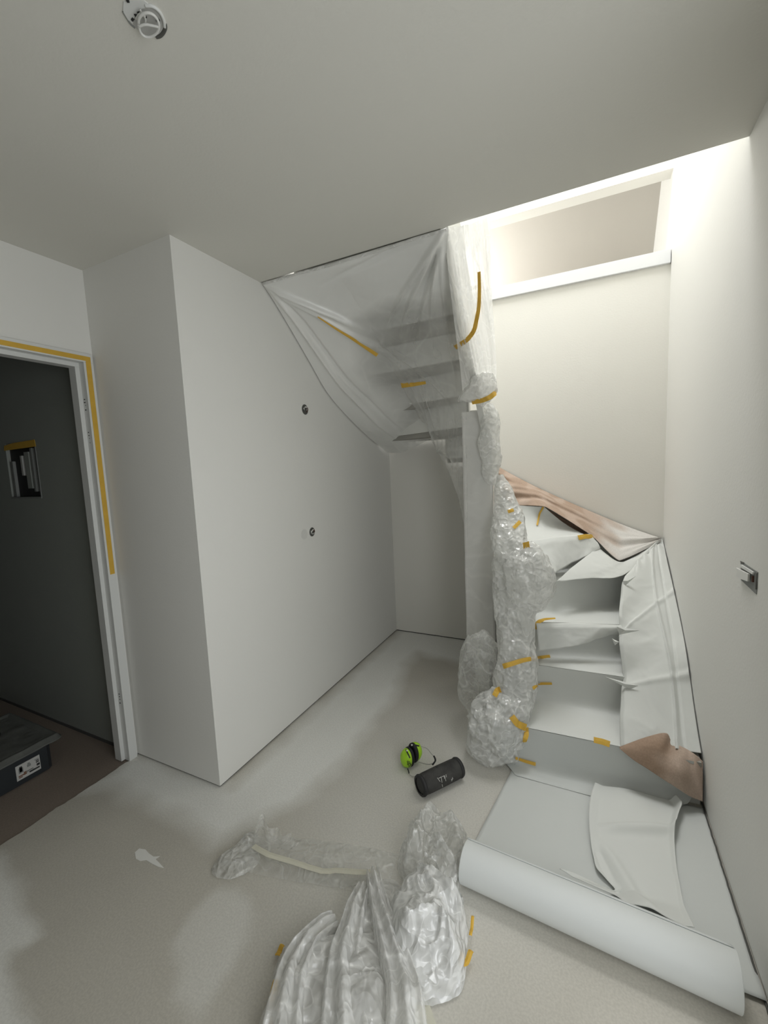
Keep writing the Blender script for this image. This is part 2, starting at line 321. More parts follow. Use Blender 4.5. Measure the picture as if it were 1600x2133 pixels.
# ---------------------------------------------------------------- dark recess with torn box and tape in the side room
rb = tag(empty('wall_box', (-3.11, YP, 1.63)), 'dark open recessed box in the wall of the dark side room, under tape', 'wall box')
box('box_shell', M['black'], -3.285, -2.942, YP + .02, YP + .09, 1.47, 1.798, rb)
bm = bmesh.new()
for a in ((-3.287, -2.94, YP - .004, YP + .01, 1.46, 1.469), (-2.947, -2.938, YP - .003, YP + .02, 1.468, 1.80)): bx(bm, *a)
link('rim', bm, M['inkg'], rb, world=True)
for x0, x1, z0, z1, mm in ((-3.26, -3.235, 1.47, 1.69, 'inkg'), (-3.14, -3.12, 1.6, 1.72, 'grey'), (-3.02, -3.0, 1.50, 1.76, 'inkg'), (-3.09, -3.04, 1.52, 1.74, 'dark')):
    box('cable_duct', M[mm], x0, x1, YP + .004, YP + .02, z0, z1, rb)
bm = bmesh.new(); prism(bm, [(-3.30, 1.76), (-2.93, 1.765), (-2.935, 1.805), (-3.18, 1.80), (-3.29, 1.79)], YP - .004, YP - .002, 'y')
tag(link('masking_tape', bm, M['tape']), 'dim yellow tape strip across the top of the dark wall recess', 'tape')
# ---------------------------------------------------------------- electrical boxes
def ebox(name, axis, c, r, label, cat, wires=3, depth=.035, cover=False, seed=1):
    """round flush box: ring, dark inside, wires. axis 'x' for the long wall, 'z' for the ceiling"""
    t = tag(empty(name, c), label, cat)
    Mx = Matrix.Translation(V((0, 0, 0))) @ (Matrix.Rotation(math.pi / 2, 4, 'Y') if axis == 'x' else Matrix.Rotation(math.pi, 4, 'X'))
    bm = bmesh.new(); lathe(bm, [(r * .9, -.001), (r * .9, .0015), (r, .0015), (r, -.001)], Mx, 28, False); link('rim', bm, M['boxw'], t)
    bm = bmesh.new(); lathe(bm, [(r * .9, .001), (0.001, .0011)], Mx, 24); link('cavity', bm, M['boxw' if cover else 'hole'], t)
    R = random.Random(seed)
    for k in range(wires):
        a = R.uniform(0, 6.28); p = [Mx @ V((math.cos(a + q * 1.6) * r * .55 * (1 - .2 * q), math.sin(a + q * 1.6) * r * .55, .003 + .008 * math.sin(q * 1.5))) for q in (0, .5, 1, 1.5, 2)]
        bm = bmesh.new(); tube(bm, p, .0035, 6); link('wire', bm, M[('boxw', 'copper', 'grey')[k % 3]], t, smooth=True)
    return t
ebox('wall_box', 'x', (XW, 2.273, 1.944), .036, 'open round wall box with tangled wires, highest on the long white wall', 'electrical box', 4, seed=4)
ebox('wall_box', 'x', (XW, 2.268, 1.151), .033, 'open round wall box, right one of the low pair on the long wall', 'electrical box', 3, seed=7)
ebox('wall_box', 'x', (XW, 2.185, 1.149), .033, 'round wall box plugged with white cover, left one of the low pair', 'electrical box', 0, cover=True)
for (y, z, s) in ((2.155, 1.14, .010), (2.17, 1.118, .009), (2.255, 1.186, .012), (2.268, 1.113, .008)):
    pass
cz = lambda x, y, dz=0: at(x, y, 'z', H - dz)
cbc = cz(303, 36); cb = tag(empty('ceiling_box', cbc), 'round ceiling junction box with white ring and loose torn plaster around it', 'electrical box')
def cpoly(name, pts, m, z0, z1):
    bm = bmesh.new(); prism(bm, [tuple(cz(*p).xy) for p in pts], H - z1, H - z0); return link(name, bm, m, cb, world=True)
def cline(name, pts, m, r, z=.004, closed=False):
    bm = bmesh.new(); Q = [cz(*p, z) for p in pts]; n = 32; tube(bm, [spl(Q, i / n, closed) for i in range(n + 1)], r, 8); return link(name, bm, m, cb, smooth=True, world=True)
cpoly('cavity', [(276, 40), (285, 22), (302, 12), (318, 14), (333, 26), (342, 44), (343, 56), (337, 70), (325, 77), (305, 74), (288, 62), (278, 52)], M['grey'], .0, .001)
cpoly('plaster_patch', [(257, 2), (300, 0), (316, 12), (296, 16), (282, 28), (276, 48), (263, 36), (256, 20)], M['casing'], .0, .002)
cline('ring', [(289, 50), (290, 38), (298, 29), (311, 27), (324, 35), (331, 50), (328, 66), (316, 76), (302, 76), (292, 66)], M['boxw'], .0028, .016, True)
cline('crossbar', [(290, 55), (302, 51), (316, 53), (330, 56)], M['boxw'], .0026, .018)
cline('crack', [(343, 48), (344, 58), (340, 67), (333, 74), (325, 76)], M['hole'], .0045, .0)
cline('crack', [(256, 24), (261, 33), (266, 41), (272, 50), (281, 58)], M['inkg'], .0018, .001)
cline('crack', [(327, 40), (331, 44)], M['black'], .004, .002)
cline('rim', [(303, 12), (318, 13), (333, 25), (341, 42), (343, 56)], M['casing'], .0035, .002)
for p in (((281, 29), (284, 34)), ((287, 24), (290, 28)), ((275, 42), (278, 38)), ((264, 2), (269, 2)), ((301, 31), (304, 36))): cline('screw_hole', p, M['black'], .0028, .002)
for p in (((283, 40), (290, 30), (300, 26)), ((298, 30), (303, 40), (302, 50)), ((292, 20), (296, 28), (303, 34))): cline('wire', p, M['boxw'], .002, .008)
rj = tag(empty('wall_socket', (XR, 1.72, 1.155)), 'unfinished socket box with a torn white flap on the right wall', 'electrical box')
def yz(name, pts, x0, x1, m):
    bm = bmesh.new(); prism(bm, pts, x0, x1, 'x'); return link(name, bm, m, rj, world=True)
cy = lambda px, py: tuple(at(px, py, 'x', XR))[1:]
yz('cavity', [cy(1544, 1168), cy(1580, 1192), cy(1577, 1238), cy(1545, 1208)], XR - .002, XR, M['inkg'])
yz('socket_flap', [cy(1543, 1183), cy(1570, 1196), cy(1569, 1212), cy(1552, 1206), cy(1543, 1200), cy(1547, 1192)], XR - .014, XR - .009, M['boxw'])
yz('socket_bracket', [cy(1549, 1176), cy(1575, 1192), cy(1574, 1197), cy(1547, 1181)], XR - .008, XR - .003, M['casing'])
yz('wire', [cy(1571, 1200), cy(1573, 1200), cy(1572.5, 1213), cy(1570, 1212)], XR - .006, XR - .002, M['copper'])
yz('crack', [cy(1577.5, 1194), cy(1579.5, 1194), cy(1578, 1228), cy(1575.5, 1228)], XR - .003, XR - .001, M['hole'])
yz('crack', [cy(1544, 1169), cy(1552, 1172), cy(1551, 1175), cy(1546, 1174)], XR - .003, XR - .001, M['hole'])
# ---------------------------------------------------------------- storage tub in the side room
tub = tag(empty('storage_box', (-2.86, .85, 0)), 'dark plastic storage box with dusty lid and label in the dark side room', 'storage box')
bm = bmesh.new(); prism(bm, [(-3.13, .50), (-2.66, .50), (-2.645, .52), (-2.645, 1.10), (-2.66, 1.12), (-3.13, 1.12)], .0, .14, 'z'); link('tub', bm, M['tubm'], tub, world=True)
def lidf(u, v):
    x = -3.16 + .55 * u; y = .47 + .70 * v; e = min(u, 1 - u) * .55; g = min(v, 1 - v) * .7; d = min(e, g)
    z = .155 if d < .012 else (.178 if d < .03 else .168)
    c = .03
    if e < c and g < c:
        cx = x + (c - e) * (1 if u < .5 else -1); cyy = y + (c - g) * (1 if v < .5 else -1); dx, dy = x - cx, y - cyy; l = math.hypot(dx, dy)
        if l > c: x = cx + dx / l * c; y = cyy + dy / l * c
    return V((x, y, z + .003 * rnd((x, y, 0), 18) + (.004 * crump((x, y, 0), .8) if d > .05 else 0)))
surf('lid', M['lid'], 60, 70, lidf, tub, .006, world=True)
bm = bmesh.new(); bx(bm, -2.644, -2.642, .957, 1.063, .028, .108); lb = link('label', bm, M['label'], tub, world=True)
for (y0, y1, z0, z1, mm) in ((.968, .988, .062, .09, 'inkg'), (.972, .984, .068, .097, 'ink'), (1.005, 1.022, .075, .088, 'inkg'), (1.008, 1.018, .088, .096, 'inkg'), (.965, .99, .045, .052, 'inkr'), (.966, .982, .038, .043, 'inkr'), (.988, 1.0, .043, .06, 'inkr'), (1.012, 1.058, .040, .048, 'ink'), (1.0, 1.03, .054, .057, 'ink'), (1.038, 1.058, .09, .094, 'inkg'), (1.044, 1.058, .082, .087, 'ink'), (1.044, 1.058, .073, .079, 'ink'), (1.046, 1.06, .055, .067, 'ink'), (1.0, 1.034, .048, .051, 'inkg')):
    o = box('print', M[mm], -2.642, -2.6414, y0, y1, z0, z1); o.parent = lb
bm = bmesh.new()
tube(bm, [(-3.28, .93, .22), (-3.1, .97, .225), (-2.98, .99, .215), (-2.90, 1.0, .19)], [.04, .045, .035, .012], 14)
tag(link('work_glove', bm, M['black'], smooth=True), 'black lump of cloth lying on the storage box lid', 'cloth')
# ---------------------------------------------------------------- staircase
R_ = .20
nos = {1: ((-.44, 2.12), (.45, 2.15)), 2: ((-.44, 2.42), (.45, 2.46)), 3: ((-.46, 2.52), (.45, 2.75)), 4: ((-.52, 2.60), (.45, 3.22)),
       5: ((-.60, 2.84), (.05, 3.38)), 6: ((-.62, 2.88), (-.30, 3.5)), 7: ((-.65, 2.90), (-.60, 3.5)), 8: ((-.68, 2.90), (-.86, 3.5)), 9: ((-.70, 2.88), (-1.10, 3.5)),
       10: ((-.72, 2.82), (-1.62, 3.30)), 11: ((-.70, 2.78), (-1.62, 3.05)), 12: ((-.66, 2.66), (-1.62, 2.76)), 13: ((-.64, 2.44), (-1.62, 2.48)), 14: ((-.62, 2.2), (-1.62, 2.22))}
nos[15] = ((-.60, 1.97), (-1.62, 1.97))
stair = tag(empty('staircase', (-.2, 2.15, 0)), 'winding staircase turning left around a wrapped post up to the ceiling opening', 'staircase')
def corner(k):
    a, b = nos[k]; return V((*a, 0)), V((*b, 0))
def extra(k):   # room corner between two nosings
    return {4: [(.45, 3.5)], 9: [(-1.62, 3.5)]}.get(k, [])
for k in range(1, 15):
    a, b = corner(k); c, d = corner(k + 1); z = R_ * k
    pts = [a.xy, b.xy] + [V(e) for e in extra(k)] + [d.xy, c.xy]
    bm = bmesh.new(); prism(bm, [tuple(p) for p in pts], z - .035, z, 'z'); link('tread', bm, M['step'], stair, world=True)
for k in range(1, 16):
    a, b = corner(k); n = (b - a).cross(V((0, 0, 1))).normalized() * -.015
    bm = bmesh.new(); lo = R_ * (k - 1); hi = R_ * k - .036
    q = [a, b, b + n, a + n] if k < 16 else []
    prism(bm, [tuple(p.xy) for p in q], lo, hi, 'z'); link('riser', bm, M['string'], stair, world=True)
# newel post and outer string of the upper flight
nw = box('newel_post', M['wrapc'], -.70, -.60, 2.72, 2.79, 0, 1.89, stair, bev=.004)
bm = bmesh.new(); prism(bm, [(2.80, 1.62), (2.80, 1.98), (1.96, 2.98), (1.96, 2.62)], -.62, -.585, 'x'); link('string', bm, M['string'], stair, world=True)
bm = bmesh.new(); prism(bm, [(2.13, 0), (2.13, .22), (2.42, .42), (2.74, .70), (2.74, 0)], -.47, -.435, 'x'); link('string', bm, M['string'], stair, world=True)
bm = bmesh.new(); prism(bm, [(2.30, .1), (2.30, .2), (3.50, .9), (3.50, .4), (2.6, .1)], .4535, .4632, 'x'); link('string', bm, M['string'], stair, world=True)
# ---------------------------------------------------------------- white paper on the lower steps
names = {1: 'lowest', 2: 'second', 3: 'third', 4: 'fourth', 5: 'fifth', 6: 'sixth'}
nose_pt = {}
cov = {}
for k in range(0, 7):
    if k == 0:
        A0, B0 = V((-.345, 2.02, 0)), V((.30, 2.02, 0))
    else: A0, B0 = corner(k)
    A1, B1 = corner(k + 1)
    if k == 4: B1 = V((.12, 3.40, 0))
    lo, hi = R_ * k, R_ * (k + 1)
    uL, uR = (.0, 1.0)
    def f(u, v, A0=A0, B0=B0, A1=A1, B1=B1, lo=lo, hi=hi, k=k):
        uu = .02 + (.80 if 1 <= k <= 3 else .96) * u
        p0 = A0.lerp(B0, uu); p1 = A1.lerp(B1, uu); dirn = (p1 - p0)
        # profile: tread then a rounded corner then the riser; v in 0..1
        run = dirn.length; tot = run + R_; s = v * tot; rr = min(.055, run * .4)
        if s < run - rr: t, h = s, 0
        elif s > run + rr: t, h = run, s - run
        else:
            q = (s - run + rr) / (2 * rr); t = run - rr * (1 - q) ** 2; h = rr * q * q
        p = p0 + dirn.normalized() * t if run > 1e-5 else p0.copy()
        nrm = dirn.normalized() if run > 1e-5 else V((0, 1, 0))
        e = min(1, v * 12, (1 - v) * 12)
        off = .006 + (.006 * rnd(p, 5, k * 3) + .0025 * crump(p, .7, k)) * e
        # nosing overhang rolls forward a little
        z = lo + h + (off if t < run - rr * .6 else off * .5) + .004
        p = p - nrm * (.010 + off * (1 if h > 0 else 0))
        if v < .03: z -= .004
        return V((p.x, p.y, z))
    if k == 6: continue
    o = surf('cover_paper', M['paper'] if k else M['paperg'], 46, 26, f)
    tag(o, 'white protective paper over the %s step of the stairs' % names[k] if k else 'white protective paper covering the bottom riser of the stairs', 'cover paper', 'white papers on the stair treads'); cov[k] = o
# paper on step 6: tread and the rise behind it
def f6(u, v):
    T = [at(1050, 1040, 'y', 3.24), at(1070, 1052, 'y', 3.16), at(1134, 1056, 'y', 3.16)]; B = [at(1060, 1120, 'y', 2.86), at(1084, 1129, 'y', 2.88), at(1224, 1116, 'y', 3.14)]
    p = lin(T, u).lerp(lin(B, u), v) + V((0, 1, -.6)) * .05 * math.sin(v * 3.14); return p + V((0, -1, .4)) * .005 * crump(p, .8, 6)
cov[6] = tag(surf('cover_paper', M['paper'], 30, 24, f6), 'white protective paper over the sixth step, beside the brown drape', 'cover paper', 'white papers on the stair treads')
# hanging flaps over nosings three and five
def flap(pxs_top, pxs_bot, ytop, ybot, label, seed):
    T = [at(x, y, 'y', yy) for (x, y), yy in zip(pxs_top, ytop)]; B = [at(x, y, 'y', yy) for (x, y), yy in zip(pxs_bot, ybot)]
    def f(u, v):
        t, b = lin(T, u), lin(B, u) ; b = b + V((0, 0, .006 * rnd((u * 9, seed, 0), 1)))
        p = t.lerp(b, v); e = min(1, 6 * v)
        n = V((.2, -1, .1)).normalized(); return p + n * (e * (.014 + .012 * math.sin(u * 9 + v * 2 + seed) * v + .006 * crump(p, 1.1, seed)))
    return tag(surf('paper_flap', M['paper'], 60, 18, f, thick=.0012), label, 'cover paper', 'paper flaps hanging over stair edges')
flA = flap([(1117, 1298), (1200, 1298), (1290, 1302), (1333, 1313)], [(1122, 1356), (1200, 1343), (1270, 1322), (1318, 1318)], [2.50, 2.56, 2.62, 2.66], [2.45, 2.52, 2.6, 2.66], 'crumpled white paper flap hanging over the edge of the third step', 3)
flB = flap([(1086, 1128), (1150, 1118), (1228, 1112), (1243, 1128)], [(1150, 1195), (1165, 1188), (1215, 1160), (1250, 1142)], [2.84, 2.95, 3.12, 3.14], [2.76, 2.84, 3.02, 3.12], 'white paper flap hanging over the edge of the fifth step', 5)
# ---------------------------------------------------------------- long paper strip on the wall side of the flight
inner = [(1291, 1553), (1290, 1500), (1292, 1440), (1296, 1412), (1293, 1380), (1288, 1330), (1288, 1305), (1289, 1260), (1293, 1215), (1300, 1203)]
inY = [2.12, 2.22, 2.34, 2.42, 2.46, 2.54, 2.60, 2.70, 2.86, 2.95]
IN = [at(x, y, 'y', yy) for (x, y), yy in zip(inner, inY)]
OUT = [V((.458, y, z)) for y, z in ((2.20, .215), (2.3, .28), (2.42, .375), (2.56, .50), (2.72, .60), (2.9, .69), (3.08, .775), (3.25, .85), (3.38, .91), (3.50, .965))]
def strip(u, v):
    a, b = spl(IN, v), spl(OUT, v); p = a.lerp(b, u); bul = math.sin(u * 3.14) * .012
    seams = sum(.012 * math.exp(-((v - s - .03 * (u - .5)) / .012) ** 2) * (.4 + .6 * u) for s in (.27, .60))
    fold = .016 * math.exp(-((u - .72 - .04 * math.sin(v * 7)) / .018) ** 2) - .010 * math.exp(-((u - .80 - .05 * v) / .02) ** 2)
    fan = .015 * math.sin(v * 40 * u) * max(0, v - .85) * 5 * (u > .3)
    lip = -.02 * max(0, 1 - u * 14)
    return p + V((-.3, -.6, .8)) * (bul + seams + fold + fan + lip + .005 * crump(p, .7, 8) + .01 * rnd(p, 6, 3))
st = tag(surf('cover_paper', M['paper'], 70, 150, strip, thick=.0015), 'wide white paper strip laid down the wall side of the stairs', 'cover paper')
# small torn edges at the overlaps
for (a, b, c, y, lab) in (((1298, 1210), (1325, 1200), (1300, 1222), 2.86, 'small torn paper tip at the overlap beside the fourth step'), ((1275, 1330), (1290, 1337), (1281, 1344), 2.5, 'small torn paper tip under the third step flap'),
                          ((1262, 1410), (1330, 1428), (1312, 1436), 2.36, 'torn paper sliver at the overlap beside the second step'), ((1285, 1305), (1333, 1313), (1290, 1322), 2.5, 'torn curled paper corner beside the third step')):
    P = [at(*q, 'y', y) for q in (a, b, c)]; ctr = (P[0] + P[1] + P[2]) / 3 + V((0, -.012, .006))
    bm = bmesh.new(); vv = [bm.verts.new(p) for p in P] + [bm.verts.new(ctr)]
    for i in range(3): bm.faces.new((vv[i], vv[(i + 1) % 3], vv[3]))
    o = link('paper_scrap', bm, M['paper']); s = o.modifiers.new('s', 'SOLIDIFY'); s.thickness = .001
    tag(o, lab, 'paper scrap', 'torn paper tips on the stairs')
# strip across winder four/five into the corner
WT = [at(1247, 1141, 'y', 3.12), at(1290, 1170, 'y', 3.05), at(1330, 1155, 'y', 3.25), at(1377, 1123, 'y', 3.49)]
WB = [at(1159, 1212, 'y', 2.70), at(1230, 1205, 'y', 2.82), at(1300, 1197, 'y', 2.95), at(1376, 1126, 'y', 3.48)]
def wind(u, v):
    p = spl(WT, u).lerp(spl(WB, u), v); return p + V((0, -.3, 1)) * (.004 * crump(p, .9, 2) + .012 * math.sin(v * 3.1))
w4 = tag(surf('cover_paper', M['paper'], 50, 24, wind, thick=.0012), 'white paper laid from the fourth step into the wall corner', 'cover paper')
# ---------------------------------------------------------------- brown inside drape along the back wall
TOP = [at(x, y, 'y', yy) for x, y, yy in ((1038, 972, 3.50), (1070, 990, 3.505), (1125, 1018, 3.505), (1200, 1052, 3.505), (1300, 1094, 3.505), (1379, 1122, 3.50))]
BOT = [at(x, y, 'y', yy) for x, y, yy in ((1046, 1030, 3.42), (1070, 1052, 3.25), (1137, 1056, 3.12), (1232, 1115, 3.16), (1290, 1168, 3.06), (1378, 1127, 3.48))]
def drape(u, v):
    p = spl(TOP, u).lerp(spl(BOT, u) * .35 + lin(BOT, u) * .65, v); n = V((-.3, -.8, .5)); s = u * 2 + v * .9
    folds = .020 * math.sin(v * 11 + u * 6 + 1.2 * math.sin(u * 5)) * math.sin(v * 3.14) + .010 * math.sin(v * 26 + u * 17)* math.sin(v * 3.14)
    return p + n * (folds + .008 * crump(p, .8, 5) * min(1, v * 8, (1 - v) * 8) + .02 * math.sin(v * 3.14))
dr = surf('cover_paper', M['brown'], 120, 50, drape, thick=.0015)
tag(dr, 'brown-sided cover paper draped below the back wall from post to corner', 'cover paper')
def sm(a, b, x): t = max(0, min(1, (x - a) / (b - a))); return t * t * (3 - 2 * t)
set_attr(dr, 'a', lambda c: max(sm(.04, .20, c.x + .12 * rnd(c, 9) + (c.z - 1.1) * .3), sm(-.012, .03, c.y - 3.47) * .9))
A_ = lambda c: max(sm(-.05, .22, c.x + .14 * rnd(c, 9)), sm(-.03, .01, c.y - 3.47) * .0)
for i_, v_ in enumerate(dr.data.vertices): dr.data.attributes['a'].data[i_].value = A_(v_.co) * .85
set_attr(dr, 'b', lambda c: (.45 + .5 * sm(-.2, .3, rnd(c, 12, 4))) * (1 - A_(c)))
# brown shadowed panel under the drape: inside of the paper on winder six
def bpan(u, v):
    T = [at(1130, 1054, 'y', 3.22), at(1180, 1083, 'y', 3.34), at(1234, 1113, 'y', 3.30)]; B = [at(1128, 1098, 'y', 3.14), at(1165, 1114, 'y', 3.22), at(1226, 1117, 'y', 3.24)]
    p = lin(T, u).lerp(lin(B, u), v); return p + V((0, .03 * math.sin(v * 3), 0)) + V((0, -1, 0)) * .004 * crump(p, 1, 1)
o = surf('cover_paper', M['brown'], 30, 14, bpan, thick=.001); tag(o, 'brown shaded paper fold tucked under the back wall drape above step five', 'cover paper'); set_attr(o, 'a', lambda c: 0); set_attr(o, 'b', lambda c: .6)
# curled flap at the foot of the stairs
FT = [at(x, y, 'y', yy) for x, y, yy in ((1291, 1556, 2.11), (1345, 1536, 2.16), (1387, 1527, 2.20), (1400, 1545, 2.20), (1430, 1560, 2.18), (1450, 1573, 2.17), (1464, 1586, 2.16))]
FB = [at(x, y, 'y', yy) for x, y, yy in ((1292, 1560, 2.10), (1320, 1583, 2.08), (1350, 1602, 2.08), (1380, 1622, 2.08), (1408, 1640, 2.07), (1440, 1660, 2.09), (1464, 1669, 2.10))]
def foot(u, v):
    p = spl(FT, u).lerp(spl(FB, u), v); bul = math.sin(v * 3.14) * math.sin(u * 3.14) * .035
    return p + V((-.2, -.8, .5)) * (bul + .006 * crump(p, .8, 9) + .005 * math.sin(u * 26 - v * 6) * sm(.35, .8, u))
ff = surf('cover_paper', M['brown'], 80, 40, foot, thick=.0015); tag(ff, 'curled brown corner of cover paper at the foot of the stairs by the right wall', 'cover paper')
set_attr(ff, 'a', lambda c: .16 * sm(.30, .42, c.x)); set_attr(ff, 'b', lambda c: .75 * sm(.22, .42, c.x + .1 * rnd(c, 14)) + .15)
# ---------------------------------------------------------------- paper on the floor and the roll
def fsheet(u, v):
    y = 1.38 + (2.125 - 1.38) * v; xl = -.415 + (.078) * ((y - 1.58) / .527) if y > 1.3 else -.41
    x = xl + (.46 - xl) * u; lift = .003 + .004 * max(0, 1 - u * 30) + .02 * max(0, v - .93) * 6 * (1 - sm(.7, .9, u))
    lift += .010 * math.exp(-((y - 1.40) / .05) ** 2)
    return V((x, y, lift + .0015 * rnd((x, y, 0), 4)))
tag(surf('floor_paper', M['paperg'], 60, 60, fsheet, thick=.001), 'large smooth white cover paper on the floor in front of the stairs', 'cover paper')
SL = [(.030, 2.075), (.012, 1.98), (.005, 1.868), (.010, 1.75), (.022, 1.66), (.035, 1.61), (.09, 1.56), (.02, 1.535), (-.09, 1.50)]
SR = [(.355, 2.10), (.368, 2.06), (.345, 1.99), (.318, 1.896), (.308, 1.82), (.302, 1.74), (.300, 1.66), (.300, 1.56), (.305, 1.46)]
def sh2(u, v):
    a, b = spl([(*p, 0) for p in SL], v), spl([(*p, 0) for p in SR], v); p = a.lerp(b, u); x, y = p.x, p.y
    z = .014 + .030 * math.exp(-((x - .17) / .12) ** 2 - ((y - 2.0) / .11) ** 2) + .020 * math.exp(-((y - 1.86 - .35 * (x - .15)) / .022) ** 2) * sm(0, .12, x) + .004 * crump(p, .35, 2)
    z += .018 * math.exp(-((x - .10 - (1.66 - y) * .5) / .028) ** 2) * sm(1.80, 1.68, y) * sm(1.44, 1.5, y) - .012 * math.exp(-((x - .05 - (1.66 - y) * .4) / .02) ** 2) * sm(1.75, 1.68, y)
    z += .028 * sm(.90, 1, u) * sm(1.75, 2.05, y) + .012 * sm(.12, 0, u) + .008 * sm(.93, 1, u)
    z += .10 * sm(.82, 1, v) * .55
    if v < .06: p.y += .0
    return V((p.x, p.y, max(z, .012)))
tag(surf('floor_paper', M['paper'], 90, 110, sh2, thick=.0015), 'smaller rumpled white paper sheet lying over the floor paper, up from the roll', 'cover paper')
ra, rbb = V((-.415, 1.402, .072)), V((.388, 1.352, .072)); rd = (rbb - ra).normalized(); rq = rd.to_track_quat('Z', 'X').to_matrix().to_4x4(); L_ = (rbb - ra).length
rollo = tag(empty('paper_roll', (ra + rbb) / 2), 'long roll of white cover paper lying across the floor', 'paper roll')
bm = bmesh.new(); Mx = Matrix.Translation(ra) @ rq
lathe(bm, [(.030, .004), (.055, 0), (.069, .0), (.0705, .002), (.0705, L_ * .5), (.0705, L_ - .002), (.069, L_), (.035, L_), (.033, L_ - .01), (.033, L_ * .5), (.03, .004)], Mx, 64, False)
rb1 = link('roll', bm, M['roll'], rollo, smooth=True, world=True)
rb1.modifiers.new('es', 'EDGE_SPLIT')
def rlip(u, v):   # loose outer edge leaving the roll along its top back
    a = math.radians(62 - 62 * v); r = .0725 + .012 * v * v
    c = ra + rd * (u * L_ * .995); return c + V((0, math.sin(math.radians(90) - a) * r, math.sin(a) * r)) if v < .99 else c + V((0, r + .004, .002))
surf('loose_edge', M['roll'], 40, 8, rlip, rollo, .001, world=True)
# ---------------------------------------------------------------- plastic sheet hanging under the upper flight
T0, T1 = V((XW + .006, 1.94, 2.598)), V((-.575, 1.935, 2.598))
Lp = [T0] + [V((XW + .008, y, z)) for y, z in ((2.03, 2.53), (2.155, 2.425), (2.34, 2.26), (2.535, 2.085), (2.78, 1.95), (3.067, 1.824), (3.30, 1.74), (3.47, 1.68))]
Rp = [T1, at(938, 560, 'y', 2.10), at(945, 640, 'y', 2.28), at(955, 720, 'y', 2.44), at(968, 800, 'y', 2.60), at(973, 870, 'y', 2.69), at(974, 950, 'y', 2.69), at(974, 1040, 'y', 2.69), at(974, 1120, 'y', 2.69)]
Bp = [Lp[-1], at(835, 943, 'y', 3.42), at(865, 930, 'y', 3.33), at(896, 914, 'y', 3.2), at(915, 945, 'y', 3.05), at(935, 980, 'y', 2.92), at(955, 1035, 'y', 2.80), Rp[-1]]
hs = coons(lambda u: T0.lerp(T1, u), lambda v: spl(Rp, v), lambda u: lin(Bp, u), lambda v: spl(Lp, v))
def ray_ridge(u, v, a, b, w):
    ax, ay = a; bx_, by = b; l = (bx_ - ax) ** 2 + (by - ay) ** 2; t = ((u - ax) * (bx_ - ax) + (v - ay) * (by - ay)) / l; tc = max(0, min(1, t))
    d = math.hypot(u - ax - tc * (bx_ - ax), v - ay - tc * (by - ay)); return math.exp(-(d / w) ** 2) * math.sin(max(.05, min(1, .15 + tc * 1.0)) * 3.0) 
ridges = [((1, 0), (.45, .42), .010, .020), ((1, 0), (.52, .48), .010, .018), ((1, 0), (.62, .50), .012, -.02), ((.98, 0), (.80, .45), .012, .014), ((0, .02), (.45, .40), .014, .02), ((0, .05), (.70, .70), .014, .012), ((0, .0), (.22, .98), .012, .018),
          ((.05, .1), (.30, .95), .010, -.014), ((.45, .42), (.95, .70), .012, .012), ((.97, .02), (.93, .6), .012, .016), ((.55, .98), (.62, .55), .01, .016), ((.55, .98), (.95, .75), .012, .02), ((.56, .98), (.88, .88), .01, -.02), ((.5, .5), (.58, .9), .008, .008), ((.62, .55), (.66, .95), .008, .008), ((1, .0), (.30, .10), .012, -.012)]
def hd(u, v, p):
    e = min(1, u * 14, (1 - u) * 14, v * 25, (1 - v) * 18)
    h = sum(1.7 * a * ray_ridge(u, v, s, t, w) for s, t, w, a in ridges)
    h += .006 * crump(p, .45, 3) + .02 * rnd(p, 2.5, 1) + .012 * math.sin(u * 3.14) * math.sin(v * 3.14)
    h += .006 * math.sin(u * 70 + v * 9) * sm(.4, .8, v) * sm(.3, .5, u)
    return h * e + .002
hsheet = surf('plastic_sheet', M['filmh'], 170, 170, displaced(hs, hd))
tag(hsheet, 'large translucent plastic sheet taped under the upper flight from ceiling to post', 'plastic sheet')
def milk(c):
    # film doubled and pressed near the ceiling and the long wall reads milky
    x, y, z = c; f = sm(.48, .08, (x - XW) * .75 + .10 * rnd(c, 3, 7)) * .85
    f = max(f, sm(2.36, 2.50, z + .10 * rnd(c, 3)) * .78)
    f = max(f, sm(.25, .0, abs(z - (2.55 - .9 * (y - 1.93))) + .25 * rnd(c, 4)) * .0)
    return f + .10 + .12 * rnd(c, 5, 2)
set_attr(hsheet, 'milk', milk)
# slit edge along the ceiling: a rolled hem of the sheet
bm = bmesh.new()
tube(bm, [V((XW + .02 + (T1.x - XW - .03) * t, 1.936 + .003 * math.sin(t * 20), 2.592 - .006 * math.sin(t * 3.1))) for t in [i / 30 for i in range(31)]], .007, 8)
h = link('hem', bm, M['filmw'], hsheet, smooth=True)
# ---------------------------------------------------------------- plastic over the upper railing
RL = [at(x, y, 'y', yy) for x, y, yy in ((934, 474, 1.945), (932, 540, 2.02), (940, 620, 2.14), (950, 700, 2.28), (958, 760, 2.40), (965, 830, 2.60))]
RR = [at(x, y, 'y', yy) for x, y, yy in ((1022, 448, 1.96), (1022, 520, 2.06), (1024, 600, 2.16), (1030, 690, 2.30), (1034, 760, 2.46), (1034, 830, 2.64))]
rs = coons(lambda u: RL[0].lerp(RR[0], u), lambda v: spl(RR, v), lambda u: RL[-1].lerp(RR[-1], u), lambda v: spl(RL, v))
def rdp(u, v, p):
    e = min(1, u * 8, (1 - u) * 8); s = u - .35 * v
    return (.035 * math.sin(u * 3.14) + .016 * rnd((s * 5, v * 1.2, 0), 1.6, 3) + .008 * rnd((s * 14, v * 2.2, 5), 1.6, 6) + .006 * crump((p.x * 2, p.y * .6, p.z * .6), .8, 4)) * e
